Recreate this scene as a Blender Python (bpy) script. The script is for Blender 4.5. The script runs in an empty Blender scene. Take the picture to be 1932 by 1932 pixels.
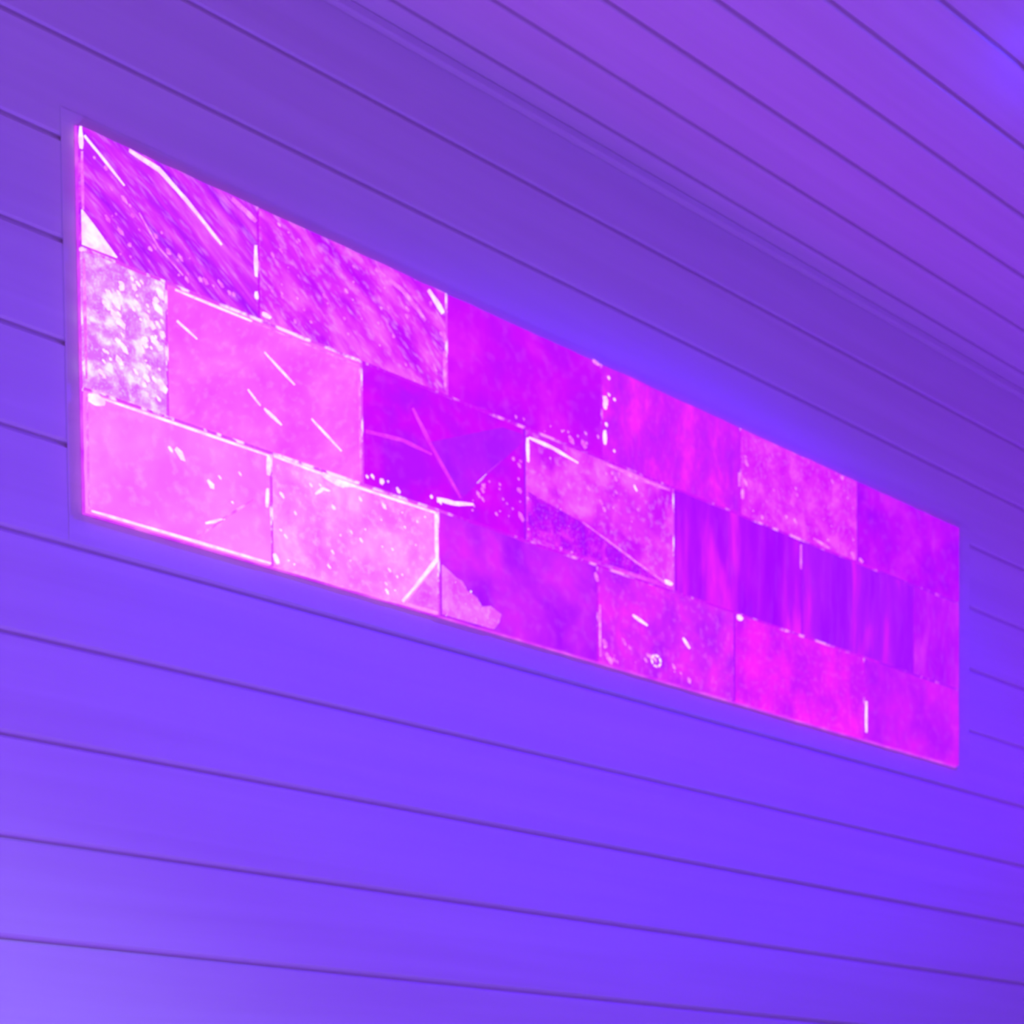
import bpy, bmesh, math, random
from mathutils import Vector, Matrix, noise

scene = bpy.context.scene
COL = scene.collection
ZC = 1.178                      # height of the datum (a plank joint) above the floor
CEIL = ZC + 0.872               # ceiling height
ROOM_X0, ROOM_X1, ROOM_Y0 = -1.35, 2.05, -1.95

# ------------------------------------------------------------------ camera
cam_data = bpy.data.cameras.new('camera')
cam = bpy.data.objects.new('camera', cam_data)
COL.objects.link(cam)
Rv, Uv, Fv = (0.570874, -0.821031, 0.003208), (0.041216, 0.032561, 0.99862), (0.820002, 0.569954, -0.052428)
cam.matrix_world = Matrix(((Rv[0], Uv[0], -Fv[0], -0.7400),
                           (Rv[1], Uv[1], -Fv[1], -1.5567),
                           (Rv[2], Uv[2], -Fv[2], -0.18965 + ZC),
                           (0, 0, 0, 1)))
cam_data.sensor_fit = 'HORIZONTAL'
cam_data.sensor_width = 36.0
cam_data.lens = 36.0 * 3753.385 / 1932
cam_data.shift_x = -(1905.79 - 966) / 1932
cam_data.shift_y = (2425.19 - 966) / 1932
cam_data.clip_start = 0.01
cam_data.dof.use_dof = True         # the photo is a little soft all over
cam_data.dof.focus_distance = 0.95
cam_data.dof.aperture_fstop = 28
scene.camera = cam

# ------------------------------------------------------------------ view
vs = scene.view_settings
scene.display_settings.display_device = 'sRGB'
vs.view_transform = 'Standard'
vs.look = 'None'
vs.exposure = 0.0
vs.gamma = 1.0
vs.use_curve_mapping = False

# ------------------------------------------------------------------ world and lamps
world = bpy.data.worlds.new('world')
scene.world = world
world.use_nodes = True
world.node_tree.nodes['Background'].inputs[0].default_value = (0.02, 0.01, 0.06, 1)
world.node_tree.nodes['Background'].inputs[1].default_value = 1.0


def spot(name, loc, aim, energy, color, angle, blend, radius):
    d = bpy.data.lights.new(name, 'SPOT')
    d.energy = energy
    d.color = color
    d.spot_size = math.radians(angle)
    d.spot_blend = blend
    d.shadow_soft_size = radius
    o = bpy.data.objects.new(name, d)
    COL.objects.link(o)
    o.location = loc
    o.rotation_euler = (Vector(aim) - Vector(loc)).to_track_quat('-Z', 'Y').to_euler()
    return o


LAMP_A = (0.905, -0.502, CEIL)      # blue ceiling lamp, just right of the frame
FILL_B = (-0.05, -0.62, CEIL)     # added unseen pale light, lifts the lower left of the wall
FILL_Q = (-0.90, -1.00, 0.0)      # added unseen floor light, brightens the ceiling and wall
FILL_S = (ROOM_X1, -0.62, 1.25)   # added unseen light, brightens the right end of wall and ceiling
spot('blue_lamp_light', (LAMP_A[0], LAMP_A[1], CEIL - 0.055), (LAMP_A[0], LAMP_A[1], 0), 40, (0.044, 0.0, 1.0), 165, 0.6, 0.03)
spot('pale_fill_light', (FILL_B[0], FILL_B[1], CEIL - 0.055), (FILL_B[0], FILL_B[1], 0), 36, (0.66, 0.85, 1.0), 90, 1.0, 0.03)
spot('violet_fill_light', (FILL_Q[0], FILL_Q[1], 0.13), (FILL_Q[0], FILL_Q[1], 3), 108, (0.18, 0.064, 1.0), 170, 0.6, 0.08)
spot('right_fill_light', (FILL_S[0] - 0.14, FILL_S[1], FILL_S[2] + 0.03), (FILL_S[0] - 0.44, FILL_S[1] + 0.25, CEIL), 16, (0.16, 0.0, 1.0), 150, 1.0, 0.05)


# ------------------------------------------------------------------ helpers
def lin(c):
    return tuple(((v / 255) / 12.92 if v / 255 <= 0.04045 else ((v / 255 + 0.055) / 1.055) ** 2.4) for v in c) + (1.0,)


def tag(o, label=None, cat=None, group=None, kind=None):
    if label: o['label'] = label
    if cat: o['category'] = cat
    if group: o['group'] = group
    if kind: o['kind'] = kind
    return o


def mesh_obj(name, me, mat=None, parent=None, loc=(0, 0, 0), rot=(0, 0, 0)):
    o = bpy.data.objects.new(name, me)
    COL.objects.link(o)
    if mat and not me.materials:
        me.materials.append(mat)
    o.location = loc
    o.rotation_euler = rot
    if parent: o.parent = parent
    return o


def from_bm(name, bm):
    bmesh.ops.recalc_face_normals(bm, faces=bm.faces)
    me = bpy.data.meshes.new(name)
    bm.to_mesh(me)
    bm.free()
    return me


def box_mesh(name, lo, hi, bevel=0.0):
    bm = bmesh.new()
    vs_ = [bm.verts.new((x, y, z)) for x in (lo[0], hi[0]) for y in (lo[1], hi[1]) for z in (lo[2], hi[2])]
    for f in ((0, 1, 3, 2), (4, 6, 7, 5), (0, 4, 5, 1), (2, 3, 7, 6), (0, 2, 6, 4), (1, 5, 7, 3)):
        bm.faces.new([vs_[i] for i in f])
    if bevel:
        bmesh.ops.bevel(bm, geom=list(bm.edges), offset=bevel, segments=2, affect='EDGES', profile=0.5)
    return from_bm(name, bm)


def extrude_x(name, prof, x0, x1):
    """closed profile of (y, z) points extruded along x"""
    bm = bmesh.new()
    a = [bm.verts.new((x0, y, z)) for y, z in prof]
    b = [bm.verts.new((x1, y, z)) for y, z in prof]
    n = len(prof)
    for i in range(n):
        j = (i + 1) % n
        bm.faces.new((a[i], a[j], b[j], b[i]))
    bm.faces.new(a)
    bm.faces.new(b[::-1])
    return from_bm(name, bm)


# ------------------------------------------------------------------ materials
def new_mat(name):
    m = bpy.data.materials.new(name)
    m.use_nodes = True
    nt = m.node_tree
    return m, nt, nt.nodes['Principled BSDF']


def wood_mat(name, c0, c1, rough=0.5):
    m, nt, p = new_mat(name)
    tc = nt.nodes.new('ShaderNodeTexCoord')
    oi = nt.nodes.new('ShaderNodeObjectInfo')
    mp = nt.nodes.new('ShaderNodeMapping')
    mp.inputs['Scale'].default_value = (1.2, 26, 26)
    add = nt.nodes.new('ShaderNodeVectorMath'); add.operation = 'ADD'
    mul = nt.nodes.new('ShaderNodeMath'); mul.operation = 'MULTIPLY'; mul.inputs[1].default_value = 40
    nt.links.new(oi.outputs['Random'], mul.inputs[0])
    nt.links.new(tc.outputs['Object'], mp.inputs['Vector'])
    nt.links.new(mp.outputs['Vector'], add.inputs[0])
    nt.links.new(mul.outputs[0], add.inputs[1])
    nz = nt.nodes.new('ShaderNodeTexNoise')
    nz.inputs['Scale'].default_value = 1.6
    nz.inputs['Detail'].default_value = 4
    nz.inputs['Distortion'].default_value = 0.6
    nt.links.new(add.outputs[0], nz.inputs['Vector'])
    rp = nt.nodes.new('ShaderNodeValToRGB')
    rp.color_ramp.elements[0].position = 0.3
    rp.color_ramp.elements[1].position = 0.7
    rp.color_ramp.elements[0].color = c0 + (1,)
    rp.color_ramp.elements[1].color = c1 + (1,)
    nt.links.new(nz.outputs['Fac'], rp.inputs['Fac'])
    nt.links.new(rp.outputs['Color'], p.inputs['Base Color'])
    p.inputs['Roughness'].default_value = rough
    p.inputs['Specular IOR Level'].default_value = 0.3
    return m


def salt_mat(name, dark, mid, light, scale=22, stretch=(1, 1, 1), rot=0.0, speck=0.5, seed=0.0, lo=0.35, hi=0.71, strength=1.0):
    """back-lit rock salt: mottled by its own inclusions, glossy sawn face"""
    m, nt, p = new_mat(name)
    L = nt.links
    tc = nt.nodes.new('ShaderNodeTexCoord')
    r = nt.nodes.new('ShaderNodeMapping')
    r.inputs['Rotation'].default_value = (0, rot, 0)
    r.inputs['Location'].default_value = (seed, seed * 0.7, -seed)
    L.new(tc.outputs['Object'], r.inputs['Vector'])
    s = nt.nodes.new('ShaderNodeMapping')
    s.inputs['Scale'].default_value = stretch
    L.new(r.outputs['Vector'], s.inputs['Vector'])
    n1 = nt.nodes.new('ShaderNodeTexNoise')
    n1.inputs['Scale'].default_value = scale
    n1.inputs['Detail'].default_value = 3.5
    n1.inputs['Roughness'].default_value = 0.55
    n1.inputs['Distortion'].default_value = 0.3
    L.new(s.outputs['Vector'], n1.inputs['Vector'])
    rp = nt.nodes.new('ShaderNodeValToRGB')
    e = rp.color_ramp.elements
    e[0].position, e[0].color = lo, lin(dark)
    e[1].position, e[1].color = hi, lin(light)
    k = e.new((lo + hi) / 2); k.color = lin(mid)
    L.new(n1.outputs['Fac'], rp.inputs['Fac'])
    n2 = nt.nodes.new('ShaderNodeTexNoise')
    n2.inputs['Scale'].default_value = scale * 6
    n2.inputs['Detail'].default_value = 2
    L.new(s.outputs['Vector'], n2.inputs['Vector'])
    r2 = nt.nodes.new('ShaderNodeValToRGB')
    r2.color_ramp.elements[0].position, r2.color_ramp.elements[0].color = 0.52, (0, 0, 0, 1)
    r2.color_ramp.elements[1].position, r2.color_ramp.elements[1].color = 0.78, (speck, speck, speck, 1)
    L.new(n2.outputs['Fac'], r2.inputs['Fac'])
    mx = nt.nodes.new('ShaderNodeMix'); mx.data_type = 'RGBA'
    L.new(r2.outputs['Color'], mx.inputs['Factor'])
    L.new(rp.outputs['Color'], mx.inputs['A'])
    mx.inputs['B'].default_value = lin(tuple(min(255, int(v + (255 - v) * 0.35)) for v in light))
    p.inputs['Base Color'].default_value = (0.06, 0.015, 0.04, 1)
    p.inputs['Roughness'].default_value = 0.4
    p.inputs['Specular IOR Level'].default_value = 0.25
    L.new(mx.outputs['Result'], p.inputs['Emission Color'])
    p.inputs['Emission Strength'].default_value = strength
    return m


WOOD = wood_mat('pale_wood', (0.74, 0.66, 0.60), (0.80, 0.73, 0.66))
BACKER = wood_mat('backer_wood', (0.50, 0.42, 0.36), (0.56, 0.48, 0.42))

# ------------------------------------------------------------------ room shell
def slab(name, lo, hi, mat=BACKER):
    o = mesh_obj(name, box_mesh(name, lo, hi), mat)
    return tag(o, kind='structure')


wall_back = slab('wall_back', (ROOM_X0, 0.020, 0), (ROOM_X1, 0.06, CEIL + 0.02))
ceiling = slab('ceiling', (ROOM_X0, ROOM_Y0, CEIL + 0.020), (ROOM_X1, 0.019, CEIL + 0.06))
slab('wall_left', (ROOM_X0 - 0.04, ROOM_Y0 - 0.04, 0), (ROOM_X0, 0.06, CEIL + 0.06), WOOD)
wall_right = slab('wall_right', (ROOM_X1 + 0.020, ROOM_Y0 - 0.04, 0), (ROOM_X1 + 0.06, 0.06, CEIL + 0.06))
slab('wall_front', (ROOM_X0, ROOM_Y0 - 0.04, 0), (ROOM_X1, ROOM_Y0, CEIL + 0.06), WOOD)
slab('floor', (ROOM_X0 - 0.04, ROOM_Y0 - 0.04, -0.05), (ROOM_X1 + 0.06, 0.06, 0), WOOD)

# planks: tongue-and-groove boards, a narrow open joint between neighbours
GAP, BEV, DEEP = 0.0034, 0.0018, 0.0036


def plank_profile(w, GAP=GAP, BEV=BEV, DEEP=DEEP):
    """(depth, along) with the face at depth 0 pointing to the room; tongue closes the joint DEEP below the face"""
    a, b = GAP / 2, w - GAP / 2
    return [(0, a + BEV), (0, b - BEV), (BEV, b), (DEEP, b), (DEEP, w + 0.003), (0.017, w + 0.003), (0.017, a), (BEV, a)]


def board(name, w):
    return extrude_x(name, plank_profile(w), ROOM_X0, ROOM_X1)


P_WALL = 0.08
wall_plank = board('plank', P_WALL)
wall_plank.materials.append(WOOD)
z = ZC - 14 * P_WALL
while z < CEIL - 0.002:
    if z + P_WALL + 0.004 <= CEIL:
        me = wall_plank
    else:
        me = board('plank', CEIL - z - 0.003); me.materials.append(WOOD)
    mesh_obj('plank', me, None, wall_back, (0, 0, z))
    z += P_WALL
mesh_obj('plank', board('plank', ZC - 14 * P_WALL), WOOD, wall_back, (0, 0, 0))

# the same boards on the right-hand wall
side = {}
z = ZC - 14 * P_WALL
spans = [(0.0, z)]
while z < CEIL - 0.002:
    spans.append((z, P_WALL if z + P_WALL + 0.004 <= CEIL else CEIL - z - 0.003))
    z += P_WALL
for z, w in spans:
    w = round(w, 4)
    if w not in side:
        side[w] = extrude_x('plank', plank_profile(w), 0.001, -ROOM_Y0)
        side[w].materials.append(WOOD)
    mesh_obj('plank', side[w], None, wall_right, (ROOM_X1, 0, z), (0, 0, -math.pi / 2))

# ceiling boards run along the wall: joints at these distances from the wall
P_CEIL = 0.0834
joints = [0.0, 0.037, 0.1128]
while joints[-1] + P_CEIL < -ROOM_Y0:
    joints.append(joints[-1] + P_CEIL)
joints.append(-ROOM_Y0)
cache = {}
for d0, d1 in zip(joints[:-1], joints[1:]):
    w = round(d1 - d0, 4)
    if w < 0.01: continue
    if w not in cache:
        prof = [(-zz, dd) for dd, zz in plank_profile(w, 0.0060, 0.0012, 0.0056)]           # (y, z): y = -along, z = +depth
        me = extrude_x('plank', prof, ROOM_X0, ROOM_X1)
        me.materials.append(WOOD)
        cache[w] = me
    mesh_obj('plank', cache[w], None, ceiling, (0, -d0, CEIL))

# small square moulding where wall and ceiling meet
trim = mesh_obj('trim_1', box_mesh('trim_1', (ROOM_X0, -0.0095, CEIL - 0.0090), (ROOM_X1, -0.0002, CEIL - 0.0003), 0.0009), WOOD)
tag(trim, kind='structure')


# ------------------------------------------------------------------ ceiling lamp and added fill lights
def lathe(name, prof, n=40):
    bm = bmesh.new()
    rings = []
    for r, zz in prof:
        if r < 1e-6:
            rings.append([bm.verts.new((0, 0, zz))])
        else:
            rings.append([bm.verts.new((r * math.cos(2 * math.pi * i / n), r * math.sin(2 * math.pi * i / n), zz)) for i in range(n)])
    for a, b in zip(rings[:-1], rings[1:]):
        for i in range(n):
            j = (i + 1) % n
            f = [a[i % len(a)], a[j % len(a)], b[j % len(b)], b[i % len(b)]]
            f = list(dict.fromkeys(f))
            if len(f) > 2: bm.faces.new(f)
    me = from_bm(name, bm)
    for pl in me.polygons: pl.use_smooth = True
    return me


def ceiling_lamp(loc, color, strength, label):
    root = bpy.data.objects.new('ceiling_lamp', None)
    COL.objects.link(root)
    root.location = loc
    tag(root, label, 'ceiling lamp', 'lamps on the planked ceiling')
    m, nt, p = new_mat('lamp_bezel'); p.inputs['Base Color'].default_value = (0.6, 0.6, 0.62, 1); p.inputs['Metallic'].default_value = 1; p.inputs['Roughness'].default_value = 0.3
    mesh_obj('bezel', lathe('bezel', [(0.040, -0.0005), (0.055, -0.0005), (0.055, -0.003), (0.050, -0.007), (0.040, -0.007), (0.040, -0.0005)]), m, root)
    m, nt, p = new_mat('lamp_lens')
    p.inputs['Emission Color'].default_value = color + (1,)
    p.inputs['Emission Strength'].default_value = strength
    mesh_obj('lens', lathe('lens', [(0.0, -0.001), (0.039, -0.001), (0.039, -0.008), (0.034, -0.016), (0.022, -0.021), (0.0, -0.023)]), m, root)
    return root


ceiling_lamp(LAMP_A, (0.02, 0.02, 1.0), 70.0, 'round blue lamp glowing on the planked ceiling out from the salt panel')
ceiling_lamp(FILL_B, (0.625, 0.80, 1.0), 2.0, 'added round pale fill light on the planked ceiling left of the salt panel')


def added_uplight(loc):
    root = bpy.data.objects.new('added_floor_light', None)
    COL.objects.link(root)
    root.location = loc
    tag(root, 'added low round violet fill light on the sauna floor', 'floor lamp')
    m, nt, p = new_mat('added_uplight_body'); p.inputs['Base Color'].default_value = (0.5, 0.5, 0.52, 1); p.inputs['Metallic'].default_value = 1; p.inputs['Roughness'].default_value = 0.35
    mesh_obj('body', lathe('body', [(0.0, 0.0005), (0.11, 0.0005), (0.12, 0.006), (0.12, 0.030), (0.112, 0.036), (0.10, 0.036), (0.10, 0.026), (0.0, 0.026)]), m, root)
    m, nt, p = new_mat('added_uplight_lens')
    p.inputs['Emission Color'].default_value = (0.146, 0.053, 1.0, 1)
    p.inputs['Emission Strength'].default_value = 3.0
    mesh_obj('lens', lathe('lens', [(0.0, 0.027), (0.098, 0.027), (0.098, 0.034), (0.06, 0.042), (0.0, 0.045)]), m, root)
    return root


added_uplight(FILL_Q)


def added_sconce(loc):
    root = bpy.data.objects.new('added_wall_light', None)
    COL.objects.link(root)
    root.location = loc
    tag(root, 'added small violet half bowl fill light on the right wall of the sauna', 'wall lamp')
    m, nt, p = new_mat('added_sconce_bowl'); p.inputs['Base Color'].default_value = (0.55, 0.5, 0.5, 1); p.inputs['Roughness'].default_value = 0.5
    mesh_obj('back_plate', box_mesh('back_plate', (-0.012, -0.05, -0.10), (-0.0005, 0.05, 0.02), 0.002), m, root)
    mesh_obj('arm', box_mesh('arm', (-0.08, -0.008, -0.066), (-0.0125, 0.008, -0.052), 0.002), m, root)
    mesh_obj('bowl', lathe('bowl', [(0.0, -0.05), (0.03, -0.047), (0.052, -0.03), (0.06, 0.0), (0.056, 0.0), (0.049, -0.027), (0.028, -0.042), (0.0, -0.045)]), m, root, (-0.14, 0, 0))
    m, nt, p = new_mat('added_sconce_bulb')
    p.inputs['Emission Color'].default_value = (0.3, 0.03, 1.0, 1)
    p.inputs['Emission Strength'].default_value = 3.0
    mesh_obj('bulb', lathe('bulb', [(0.0, -0.043), (0.014, -0.042), (0.020, -0.034), (0.014, -0.024), (0.0, -0.022)]), m, root, (-0.14, 0, 0))
    return root


added_sconce(FILL_S)

# ------------------------------------------------------------------ salt brick panel
E_ = 0.008                                     # bricks stand this far off the boards
PX0, PX1, PZ0, PZ1 = 0.1779, 1.3710, 0.3469, 0.6537
Z12, Z23 = 0.5564, 0.4461                      # the two long joints
panel = bpy.data.objects.new('salt_brick_panel', None)
COL.objects.link(panel)
panel.location = (PX0, 0, ZC + PZ0)
tag(panel, 'long panel of glowing pink and magenta salt bricks on the planked wall', 'salt panel')


def pan(x, y, zz):                             # datum coordinates -> panel coordinates
    return (x - PX0, y, zz - PZ0)


# thin wooden frame round the bricks
FL, FR, FB, FTOP, FT = 0.011, 0.030, PZ0 - 0.3235, 0.010, 0.0005
for lo, hi, nm in (((PX0 - FL, PZ1), (PX1 + FR, PZ1 + FTOP), 'frame_rail'), ((PX0 - FL, PZ0 - FB), (PX1 + FR, PZ0), 'frame_rail'),
                   ((PX0 - FL, PZ0), (PX0, PZ1), 'frame_stile'), ((PX1, PZ0), (PX1 + FR, PZ1), 'frame_stile')):
    c = ((lo[0] + hi[0]) / 2, (lo[1] + hi[1]) / 2)
    me = box_mesh(nm, (lo[0] - c[0], -FT, lo[1] - c[1]), (hi[0] - c[0], -0.0002, hi[1] - c[1]), 0.0001)
    mesh_obj(nm, me, WOOD, panel, pan(c[0], 0, c[1]))


# backing board behind the bricks, given a glow to keep its edges bright
BOARD_GLOW = salt_mat('board_glow', (205, 40, 255), (222, 70, 255), (240, 110, 255), 30, speck=0.1)
mesh_obj('backing_board', box_mesh('backing_board', (0.0005, -0.0023, 0.0005), (PX1 - PX0 - 0.0005, -0.0003, PZ1 - PZ0 - 0.0005)), BOARD_GLOW, panel)


def brick_mesh(w, h, seed, x_l, x_r):
    """sawn salt brick: uneven arrises, slightly rough face; front towards -y"""
    nx, nz = max(4, int(w / 0.014)), 8
    rnd = random.Random(seed)
    bm = bmesh.new()

    def jit(a, b, s):
        return noise.noise(Vector((a * 60 + seed * 7.3, b * 60 - seed * 3.1, s)))
    front = []
    for j in range(nz + 1):
        row = []
        for i in range(nx + 1):
            u, v = i / nx, j / nz
            x, zz = (u - .5) * w, (v - .5) * h
            edge = min(i, nx - i, j, nz - j)
            dx = dz = 0
            if i == 0: dx = 0.0010 * (0.6 + jit(x, zz, 1))
            if i == nx: dx = -0.0010 * (0.6 + jit(x, zz, 2))
            if j == 0: dz = 0.0010 * (0.6 + jit(x, zz, 3))
            if j == nz: dz = -0.0010 * (0.6 + jit(x, zz, 4))
            y = -E_ + (0.0013 if edge == 0 else 0.0004 * (1 + jit(x, zz, 5)))
            row.append(bm.verts.new((x + max(-.0015, min(.002, dx)), y, zz + dz)))
        front.append(row)
    for j in range(nz):
        for i in range(nx):
            bm.faces.new((front[j][i], front[j][i + 1], front[j + 1][i + 1], front[j + 1][i]))
    rim = [front[0][i] for i in range(nx + 1)] + [front[j][nx] for j in range(1, nz + 1)] + \
          [front[nz][i] for i in range(nx - 1, -1, -1)] + [front[j][0] for j in range(nz - 1, 0, -1)]
    back = [bm.verts.new((v.co.x, -0.0025, v.co.z)) for v in rim]
    n = len(rim)
    for i in range(n):
        k = (i + 1) % n
        bm.faces.new((rim[i], rim[k], back[k], back[i]))
    bm.faces.new(back)
    return from_bm('brick', bm)


PALE = salt_mat('pale_crystal', (255, 190, 255), (255, 225, 255), (255, 246, 255), 120, speck=0.2, strength=1.15)
ROSE = salt_mat('rose_crystal', (226, 36, 255), (236, 55, 252), (245, 85, 252), 60, speck=0.15)
PINK = salt_mat('pink_crystal', (238, 80, 255), (248, 120, 255), (255, 170, 255), 120, speck=0.2)


def ribbon(name, pts, width, mat, parent, origin, thick=0.0009, taper=0.35):
    """flat crystal seam lying in the brick face along a polyline of datum (x, z) points in mm"""
    pts = [Vector((a / 1000, b / 1000)) for a, b in pts]
    fine = []
    for a, b in zip(pts[:-1], pts[1:]):
        for t in range(4): fine.append(a.lerp(b, t / 4))
    fine.append(pts[-1])
    bm = bmesh.new()
    rings = []
    n = len(fine)
    for i, p in enumerate(fine):
        d = (fine[min(i + 1, n - 1)] - fine[max(i - 1, 0)]).normalized()
        nn = Vector((-d.y, d.x))
        t = i / (n - 1)
        w = width / 2 * (taper + (1 - taper) * math.sin(math.pi * min(1, max(0, 0.12 + 0.76 * t)))) * (0.85 + 0.3 * noise.noise(Vector((p.x * 90, p.y * 90, 3))))
        a, b = p + nn * w, p - nn * w
        y0, y1 = -E_ + 0.0010, -E_ - thick
        rings.append([bm.verts.new((q.x - origin[0], y, q.y - origin[1])) for q, y in ((a, y0), (p, y1), (b, y0))])
    for a, b in zip(rings[:-1], rings[1:]):
        for i in range(3):
            k = (i + 1) % 3
            bm.faces.new((a[i], a[k], b[k], b[i]))
    bm.faces.new(rings[0]); bm.faces.new(rings[-1][::-1])
    return mesh_obj(name, from_bm(name, bm), mat, parent)


def facet(pts, mat, parent, origin, thick=0.0007):
    """flat cleavage plane, a thin polygon proud of the sawn face"""
    bm = bmesh.new()
    f = [bm.verts.new((a / 1000 - origin[0], -E_ - thick, b / 1000 - origin[1])) for a, b in pts]
    g = [bm.verts.new((a / 1000 - origin[0], -E_ + 0.001, b / 1000 - origin[1])) for a, b in pts]
    bm.faces.new(f); bm.faces.new(g[::-1])
    for i in range(len(f)):
        k = (i + 1) % len(f)
        bm.faces.new((f[i], f[k], g[k], g[i]))
    return mesh_obj('facet', from_bm('facet', bm), mat, parent)


def grains(n, poly, size, mat, parent, origin, seed):
    """loose crystals grown in the face, too small to tell apart: one mesh"""
    rnd = random.Random(seed)
    xs = [a for a, b in poly]; zs = [b for a, b in poly]

    def inside(x, y):
        c = False
        j = len(poly) - 1
        for i in range(len(poly)):
            if (poly[i][1] > y) != (poly[j][1] > y) and x < (poly[j][0] - poly[i][0]) * (y - poly[i][1]) / (poly[j][1] - poly[i][1]) + poly[i][0]:
                c = not c
            j = i
        return c
    bm = bmesh.new()
    made = 0
    while made < n:
        x, zz = rnd.uniform(min(xs), max(xs)), rnd.uniform(min(zs), max(zs))
        if not inside(x, zz): continue
        made += 1
        s = size / 1000 * rnd.choice((0.5, 0.6, 0.8, 1.0, 1.5))
        ang = rnd.uniform(0, 3.14)
        st = rnd.uniform(1, 2.2)
        ring = []
        for k in range(5):
            t = ang + 2 * math.pi * k / 5 + rnd.uniform(-.3, .3)
            px, pz = s * st * math.cos(t), s * math.sin(t)
            ring.append(bm.verts.new((x / 1000 + px * .7 - pz * .7 - origin[0], -E_ + 0.001, zz / 1000 - px * .7 - pz * .7 - origin[1])))
        top = bm.verts.new((x / 1000 - origin[0], -E_ - 0.0010, zz / 1000 - origin[1]))
        for k in range(5):
            bm.faces.new((ring[k], ring[(k + 1) % 5], top))
        bm.faces.new(ring)
    o = mesh_obj('crystal_grains', from_bm('crystal_grains', bm), mat, parent)
    return tag(o, kind='stuff')


# x joints of the three courses (datum metres, at the brick faces)
ROWS = [
    (Z12, PZ1, [PX0, 0.3413, 0.5448, 0.7448, 0.9554, 1.1626, PX1]),
    (Z23, Z12, [PX0, 0.2526, 0.4469, 0.6403, 0.8486, 1.0598, 1.2728, PX1]),
    (PZ0, Z23, [PX0, 0.3506, 0.5323, 0.7368, 0.9444, 1.1749, PX1]),
]
S = salt_mat
BR = {
    (0, 0): S('salt_streaked', (178, 20, 255), (215, 45, 255), (240, 95, 255), 30, (0.4, 1, 2.2), -0.62, 0.55, 1.1),
    (0, 1): S('salt_mottled', (196, 12, 255), (226, 48, 250), (250, 105, 252), 30, (0.6, 1, 1.6), -0.62, 0.6, 2.3),
    (0, 2): S('salt_clear', (190, 8, 255), (206, 8, 255), (226, 30, 255), 16, (1, 1, 1), 0, 0.12, 3.2),
    (0, 3): S('salt_hot', (190, 25, 255), (214, 30, 255), (255, 40, 250), 26, (1.4, 1, .8), 0, 0.1, 4.8),
    (0, 4): S('salt_rosy', (215, 25, 255), (228, 50, 252), (245, 85, 250), 40, (1, 1, 1), 0, 0.3, 5.4),
    (0, 5): S('salt_violet', (168, 5, 255), (192, 10, 255), (214, 35, 255), 16, (1, 1, 1), 0, 0.1, 6.5),
    (1, 0): S('salt_frosted', (226, 110, 255), (238, 150, 255), (252, 236, 252), 75, (1, 1, 1), 0, 0.5, 7.1, 0.40, 0.64),
    (1, 1): S('salt_pink', (244, 80, 255), (250, 100, 255), (255, 125, 255), 18, (1, 1, 1.5), 0.7, 0.3, 8.9),
    (1, 2): S('salt_deep', (182, 12, 255), (206, 4, 255), (222, 10, 255), 18, (1, 1, 1), 0, 0.12, 9.3),
    (1, 3): S('salt_blush', (206, 20, 255), (234, 60, 250), (244, 105, 252), 26, (1, 1, 1), 0, 0.4, 10.2),
    (1, 4): S('salt_banded', (165, 2, 255), (182, 14, 255), (240, 34, 250), 16, (1.5, 1, .3), 0, 0.05, 11.7, 0.4, 0.7),
    (1, 5): S('salt_banded_dark', (162, 10, 255), (176, 22, 255), (232, 28, 255), 16, (1.8, 1, .3), 0, 0.05, 12.4, 0.4, 0.72),
    (1, 6): S('salt_end', (172, 10, 255), (190, 20, 255), (210, 40, 255), 20, (1.5, 1, .6), 0, 0.1, 13.6),
    (2, 0): S('salt_pale_pink', (247, 105, 255), (250, 122, 255), (252, 140, 255), 18, (1, 1, 1), 0, 0.35, 14.2),
    (2, 1): S('salt_pale_rose', (247, 105, 252), (252, 136, 252), (254, 170, 254), 30, (1, 1, 1), 0, 0.5, 15.8),
    (2, 2): S('salt_purple', (172, 15, 255), (202, 35, 255), (230, 40, 245), 16, (1, 1, 1), 0, 0.12, 16.6),
    (2, 3): S('salt_fuchsia', (190, 28, 255), (218, 40, 252), (250, 45, 245), 24, (1, 1, 1), 0, 0.3, 17.9),
    (2, 4): S('salt_hot_pink', (205, 22, 255), (232, 30, 252), (255, 34, 242), 26, (1, 1, 1), 0, 0.2, 18.5),
    (2, 5): S('salt_magenta_end', (182, 18, 255), (200, 25, 255), (222, 28, 250), 18, (1, 1, 1), 0, 0.1, 19.4),
}
bricks = {}
for r, (z0, z1, xs) in enumerate(ROWS):
    for c, (x0, x1) in enumerate(zip(xs[:-1], xs[1:])):
        g = 0.0011
        cx, cz = (x0 + x1) / 2, (z0 + z1) / 2
        a = 0 if c == 0 else g
        b = 0 if c == len(xs) - 2 else g
        me = brick_mesh(x1 - x0 - 2 * g, z1 - z0 - 2 * g, r * 10 + c + 1, a, b)
        o = mesh_obj('brick', me, BR[(r, c)], panel, pan(cx, 0, cz))
        bricks[(r, c)] = (o, (cx, cz))

# ---- light leaking through the joints: crushed salt filling, recessed behind the faces
def joint_mat(name, a, b, scale, cut=0.5):
    return salt_mat(name, a, a, b, scale, speck=0.1, lo=cut - 0.08, hi=cut + 0.1)


JP = joint_mat('joint_bright', (228, 70, 255), (255, 225, 255), 55, 0.47)
JM = joint_mat('joint_broken', (205, 18, 255), (252, 150, 255), 48, 0.53)
JD = joint_mat('joint_faint', (170, 10, 255), (238, 90, 252), 80, 0.58)


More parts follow.
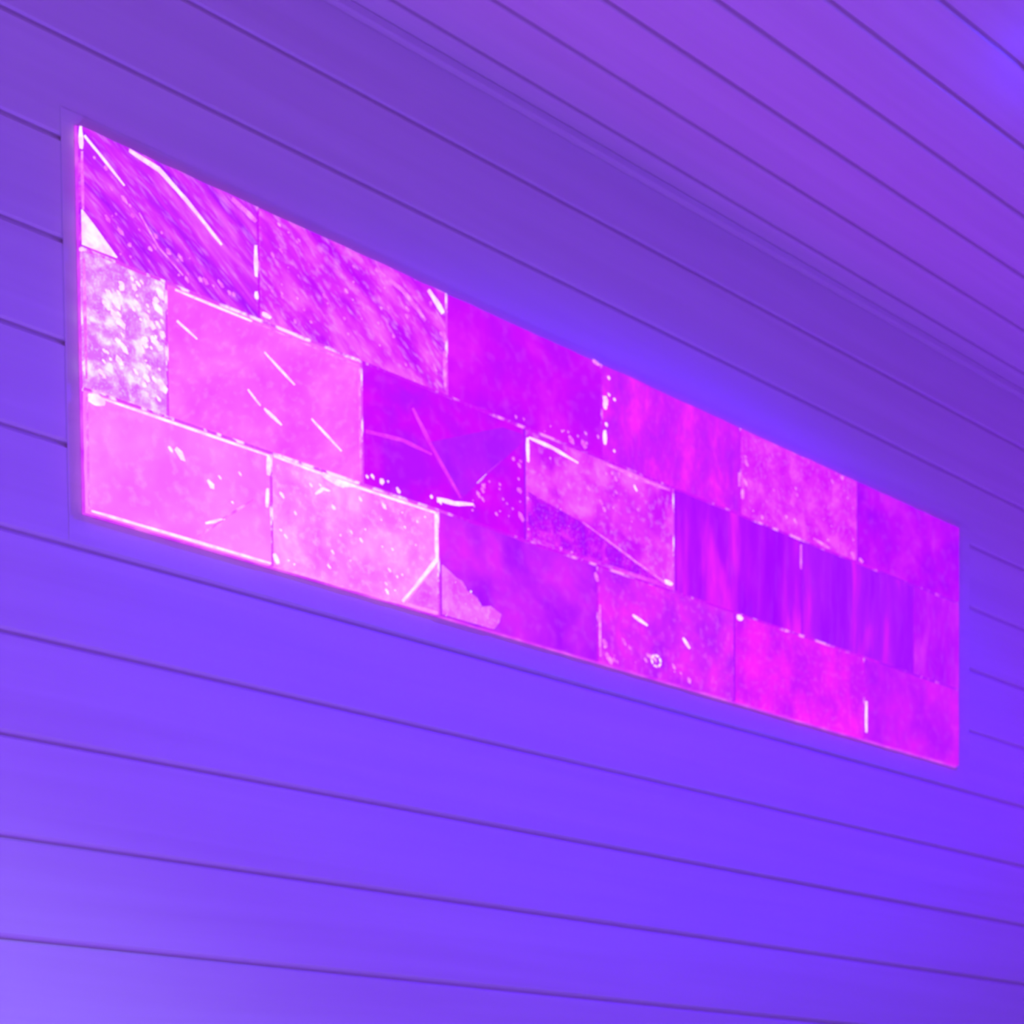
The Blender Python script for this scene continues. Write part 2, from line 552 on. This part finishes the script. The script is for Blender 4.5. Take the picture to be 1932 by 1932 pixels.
def joint(x0, x1, z0, z1, mat, front=E_ - 0.0016):
    c = ((x0 + x1) / 2, (z0 + z1) / 2)
    me = box_mesh('joint', (x0 - c[0], -front, z0 - c[1]), (x1 - c[0], -0.0024, z1 - c[1]))
    return mesh_obj('joint', me, mat, panel, pan(c[0], 0, c[1]))


jw = 0.0011
HJ = [(Z12, [(PX0 + .001, 0.4481, JP), (0.4481, 0.7639, JM), (0.7639, 1.2050, JM), (1.2050, PX1 - .001, JD)]),
      (Z23, [(PX0 + .001, 0.5483, JP), (0.5483, 0.8541, JM), (0.8541, 1.2050, JM), (1.2050, PX1 - .001, JD)])]
for zz, segs in HJ:
    for a, b, m in segs:
        joint(a + 0.0002, b - 0.0002, zz - jw, zz + jw, m)
VJ = {0: [JM, JP, JM, JM, JD], 1: [JP, JP, JD, JP, JD, JD], 2: [JP, JP, JM, JD, JM]}
for r, (z0, z1, xs) in enumerate(ROWS):
    for x, m in zip(xs[1:-1], VJ[r]):
        joint(x - jw, x + jw, z0 + 0.0014, z1 - 0.0014, m)


def seam(key, pts, w, mat=PALE, **k):
    o, org = bricks[key]
    return ribbon('vein', pts, w, mat, o, org, **k)


# bright cleavage seams
seam((0, 0), [(221.5, 650.2), (247.6, 645.2), (271.1, 630.9), (304.7, 606.1)], 0.0066)
seam((0, 0), [(182.7, 645.6), (200.4, 632.1), (216.2, 619.7)], 0.0044)
seam((0, 0), [(228.5, 603.0), (245.5, 582.0), (267.6, 567.0)], 0.0022, PINK)
seam((0, 0), [(315.7, 649.2), (338.8, 639.1)], 0.0070, PINK)
seam((0, 0), [(179.9, 651.2), (179.9, 634.1)], 0.0050)
seam((0, 0), [(180.4, 632.1), (180.4, 587.0)], 0.0030, PINK)
seam((0, 1), [(463.1, 644.2), (493.2, 636.1), (519.3, 618.1)], 0.0085, PINK)
seam((0, 1), [(523.3, 647.2), (540.3, 632.1)], 0.0100)
seam((1, 0), [(180.4, 547.9), (180.4, 453.7)], 0.0036, PINK)
seam((1, 1), [(261.6, 527.9), (279.6, 518.8)], 0.0040)
seam((1, 1), [(344.8, 529.9), (374.9, 511.8)], 0.0048)
seam((1, 1), [(327.8, 492.8), (339.8, 482.7)], 0.0040)
seam((1, 1), [(343.8, 481.7), (360.8, 472.7)], 0.0056)
seam((1, 1), [(391.9, 487.7), (423.0, 468.7)], 0.0046)
seam((1, 1), [(260.6, 552.9), (332.8, 552.4)], 0.0028)
seam((1, 1), [(342.8, 552.4), (443.1, 550.9)], 0.0024, PINK)
seam((1, 1), [(444.1, 549.9), (444.1, 453.7)], 0.0024, PINK)
seam((2, 0), [(180.4, 439.6), (180.4, 351.4)], 0.0030, PINK)
seam((2, 0), [(181.4, 439.6), (195.4, 439.6)], 0.0120)
seam((2, 0), [(182.4, 442.6), (347.8, 442.6)], 0.0030)
seam((2, 0), [(182.4, 349.9), (262.6, 349.9), (347.8, 349.9)], 0.0032)
seam((2, 0), [(331.8, 400.5), (300.7, 374.5), (277.6, 354.4)], 0.0042, PINK)
seam((2, 0), [(302.7, 375.5), (284.6, 367.4)], 0.0045)
seam((2, 1), [(352.8, 443.6), (443.1, 441.6), (528.3, 442.6)], 0.0030)
seam((2, 1), [(529.3, 441.6), (529.8, 399.5), (489.2, 350.4)], 0.0056)
seam((1, 2), [(503.2, 531.9), (521.3, 507.8), (558.4, 464.7)], 0.0085, ROSE)
seam((1, 2), [(450.1, 494.8), (491.2, 498.8), (524.3, 495.8)], 0.0065, ROSE)
seam((1, 2), [(609.5, 514.8), (585.4, 492.8)], 0.0040, ROSE)
seam((1, 2), [(589.4, 495.8), (577.4, 483.7)], 0.0058)
seam((1, 2), [(533.3, 456.7), (551.3, 457.7), (573.4, 462.7)], 0.0070)
seam((1, 3), [(645.6, 547.9), (675.7, 546.9), (709.7, 541.9)], 0.0052)
seam((1, 3), [(643.6, 546.9), (644.1, 523.8)], 0.0050)
seam((1, 3), [(715.8, 483.7), (759.9, 471.7), (791.0, 462.7), (834.1, 452.2)], 0.0050, PINK)
seam((1, 3), [(834.1, 453.7), (845.1, 453.2)], 0.0075)
seam((2, 3), [(785.9, 406.5), (807.0, 400.5)], 0.0064)
seam((2, 3), [(861.1, 399.5), (871.2, 390.5)], 0.0068)
for k in range(6):
    t0, t1 = k * math.pi / 3, (k + .7) * math.pi / 3
    seam((2, 3), [(820.0 + 7 * math.cos(t0), 365.9 + 6 * math.sin(t0)), (820.0 + 7 * math.cos(t1), 365.9 + 6 * math.sin(t1))], 0.0040, taper=.7)
seam((0, 0), [(338.3, 618.1), (338.3, 592.0)], 0.0046)
seam((0, 0), [(338.3, 579.0), (338.3, 573.0)], 0.0060)
seam((0, 1), [(343.8, 562.9), (351.8, 561.9)], 0.0060)
seam((0, 1), [(541.8, 614.1), (541.8, 605.1)], 0.0044, PINK)
seam((0, 1), [(541.8, 597.0), (541.8, 563.9)], 0.0044, PINK)
seam((0, 2), [(740.8, 650.2), (731.8, 652.2)], 0.0060, PINK)
seam((0, 3), [(952.4, 602.0), (952.4, 587.0)], 0.0040, PINK)
seam((0, 3), [(748.3, 617.1), (749.3, 608.1)], 0.0055)
seam((0, 3), [(748.3, 586.0), (748.3, 572.0)], 0.0055)
seam((0, 4), [(957.9, 585.0), (957.9, 575.0)], 0.0055, PINK)
seam((1, 3), [(748.8, 552.9), (788.9, 550.9), (842.1, 551.9)], 0.0044, PINK)
seam((1, 3), [(788.9, 541.9), (793.0, 536.9)], 0.0060)
seam((2, 0), [(347.8, 441.6), (347.3, 425.6)], 0.0060)
seam((2, 0), [(346.3, 413.6), (345.3, 397.5)], 0.0048)
seam((2, 1), [(351.8, 359.4), (355.8, 351.4)], 0.0060)
seam((2, 1), [(394.9, 422.6), (403.0, 429.6), (410.0, 429.6)], 0.0052)
seam((2, 1), [(403.0, 442.6), (421.0, 438.6), (435.0, 441.6)], 0.0070)
seam((2, 3), [(739.3, 406.5), (739.3, 353.4)], 0.0040, PINK)
seam((2, 2), [(732.8, 437.6), (736.8, 429.6)], 0.0060, PINK)
seam((2, 4), [(947.9, 442.1), (956.4, 442.1)], 0.0075)
seam((0, 5), [(1164.9, 560.9), (1170.9, 558.9)], 0.0060, PINK)
seam((0, 4), [(1079.7, 562.9), (1109.8, 559.4)], 0.0044, PINK)
seam((1, 4), [(1057.1, 549.9), (1057.1, 521.8)], 0.0028, PINK)
seam((2, 5), [(1178.0, 393.5), (1178.0, 356.4)], 0.0050)

# cleavage planes
F_VIOLET = S('plane_violet', (172, 18, 255), (184, 24, 255), (200, 20, 255), 20, speck=0.08, seed=21.0)
F_PINK = S('plane_pink', (232, 75, 250), (238, 100, 252), (250, 150, 252), 40, speck=0.4, seed=22.0)
F_DARK = S('plane_dark', (172, 6, 255), (198, 12, 255), (236, 50, 252), 60, speck=0.3, seed=23.0)
o, org = bricks[(0, 0)]
facet([(178.9, 586.0), (188.4, 578.0), (208.4, 559.4), (178.9, 558.9)], PALE, o, org)
o, org = bricks[(1, 2)]
facet([(523.3, 506.8), (610.5, 546.9), (635.6, 547.9), (635.6, 539.9), (560.4, 465.7)], F_VIOLET, o, org)
o, org = bricks[(1, 3)]
facet([(643.6, 493.8), (715.8, 482.7), (788.9, 461.7), (830.1, 450.7), (643.6, 450.7)], F_DARK, o, org)
o, org = bricks[(2, 2)]
facet([(535.3, 395.5), (551.3, 387.5), (559.4, 385.5), (564.4, 378.5), (576.4, 374.5), (582.4, 367.4), (593.4, 370.4), (606.5, 365.4), (603.5, 356.4), (597.5, 349.4), (535.3, 349.4)], F_PINK, o, org)
o, org = bricks[(2, 1)]
facet([(528.3, 393.5), (529.3, 350.4), (493.2, 350.4)], F_PINK, o, org)

# crystal grains
def gr(key, n, poly, size, mat, seed):
    o, org = bricks[key]
    grains(n, poly, size, mat, o, org, seed)


gr((1, 0), 67, [(200.4, 547.9), (249.6, 550.9), (247.6, 456.7), (188.4, 456.7)], 2.6, PALE, 1)
gr((2, 1), 34, [(354.8, 439.6), (523.3, 439.6), (523.3, 401.5), (483.2, 353.4), (354.8, 353.4)], 2.0, PALE, 2)
gr((0, 0), 34, [(184.4, 642.1), (232.5, 602.0), (337.8, 563.9), (302.7, 561.9), (202.4, 563.9)], 1.9, PINK, 3)
gr((0, 1), 45, [(347.8, 647.2), (538.3, 647.2), (538.3, 563.9), (347.8, 563.9)], 2.0, PINK, 4)
gr((1, 2), 25, [(559.4, 463.7), (635.6, 531.9), (635.6, 451.7), (563.4, 450.7)], 2.0, PINK, 5)
gr((1, 2), 10, [(449.1, 457.7), (449.1, 451.7), (543.3, 450.7), (543.3, 456.7)], 2.3, PALE, 6)
gr((1, 3), 45, [(643.6, 496.8), (715.8, 484.7), (804.0, 456.7), (703.7, 450.7), (643.6, 450.7)], 1.9, PINK, 7)
gr((1, 3), 16, [(648.6, 541.9), (773.9, 549.9), (839.1, 501.8), (723.8, 501.8)], 2.2, PINK, 8)
gr((2, 3), 22, [(740.8, 351.4), (738.8, 373.5), (804.0, 381.5), (854.1, 366.4), (884.2, 351.4)], 2.2, PINK, 9)
gr((2, 0), 6, [(247.6, 421.6), (322.7, 421.6), (322.7, 386.5), (252.6, 401.5)], 2.8, PALE, 10)
gr((0, 4), 22, [(959.4, 650.2), (1154.9, 650.2), (1154.9, 561.9), (959.4, 561.9)], 1.9, PINK, 11)
gr((2, 2), 13, [(537.3, 393.5), (605.5, 363.4), (599.5, 350.4), (537.3, 350.4)], 2.2, PALE, 12)
gr((0, 2), 13, [(603.5, 561.9), (738.8, 577.0), (738.8, 558.9), (643.6, 558.9)], 2.2, PINK, 13)
gr((0, 3), 7, [(747.8, 642.1), (763.9, 642.1), (763.9, 561.9), (747.8, 561.9)], 2.3, PALE, 14)
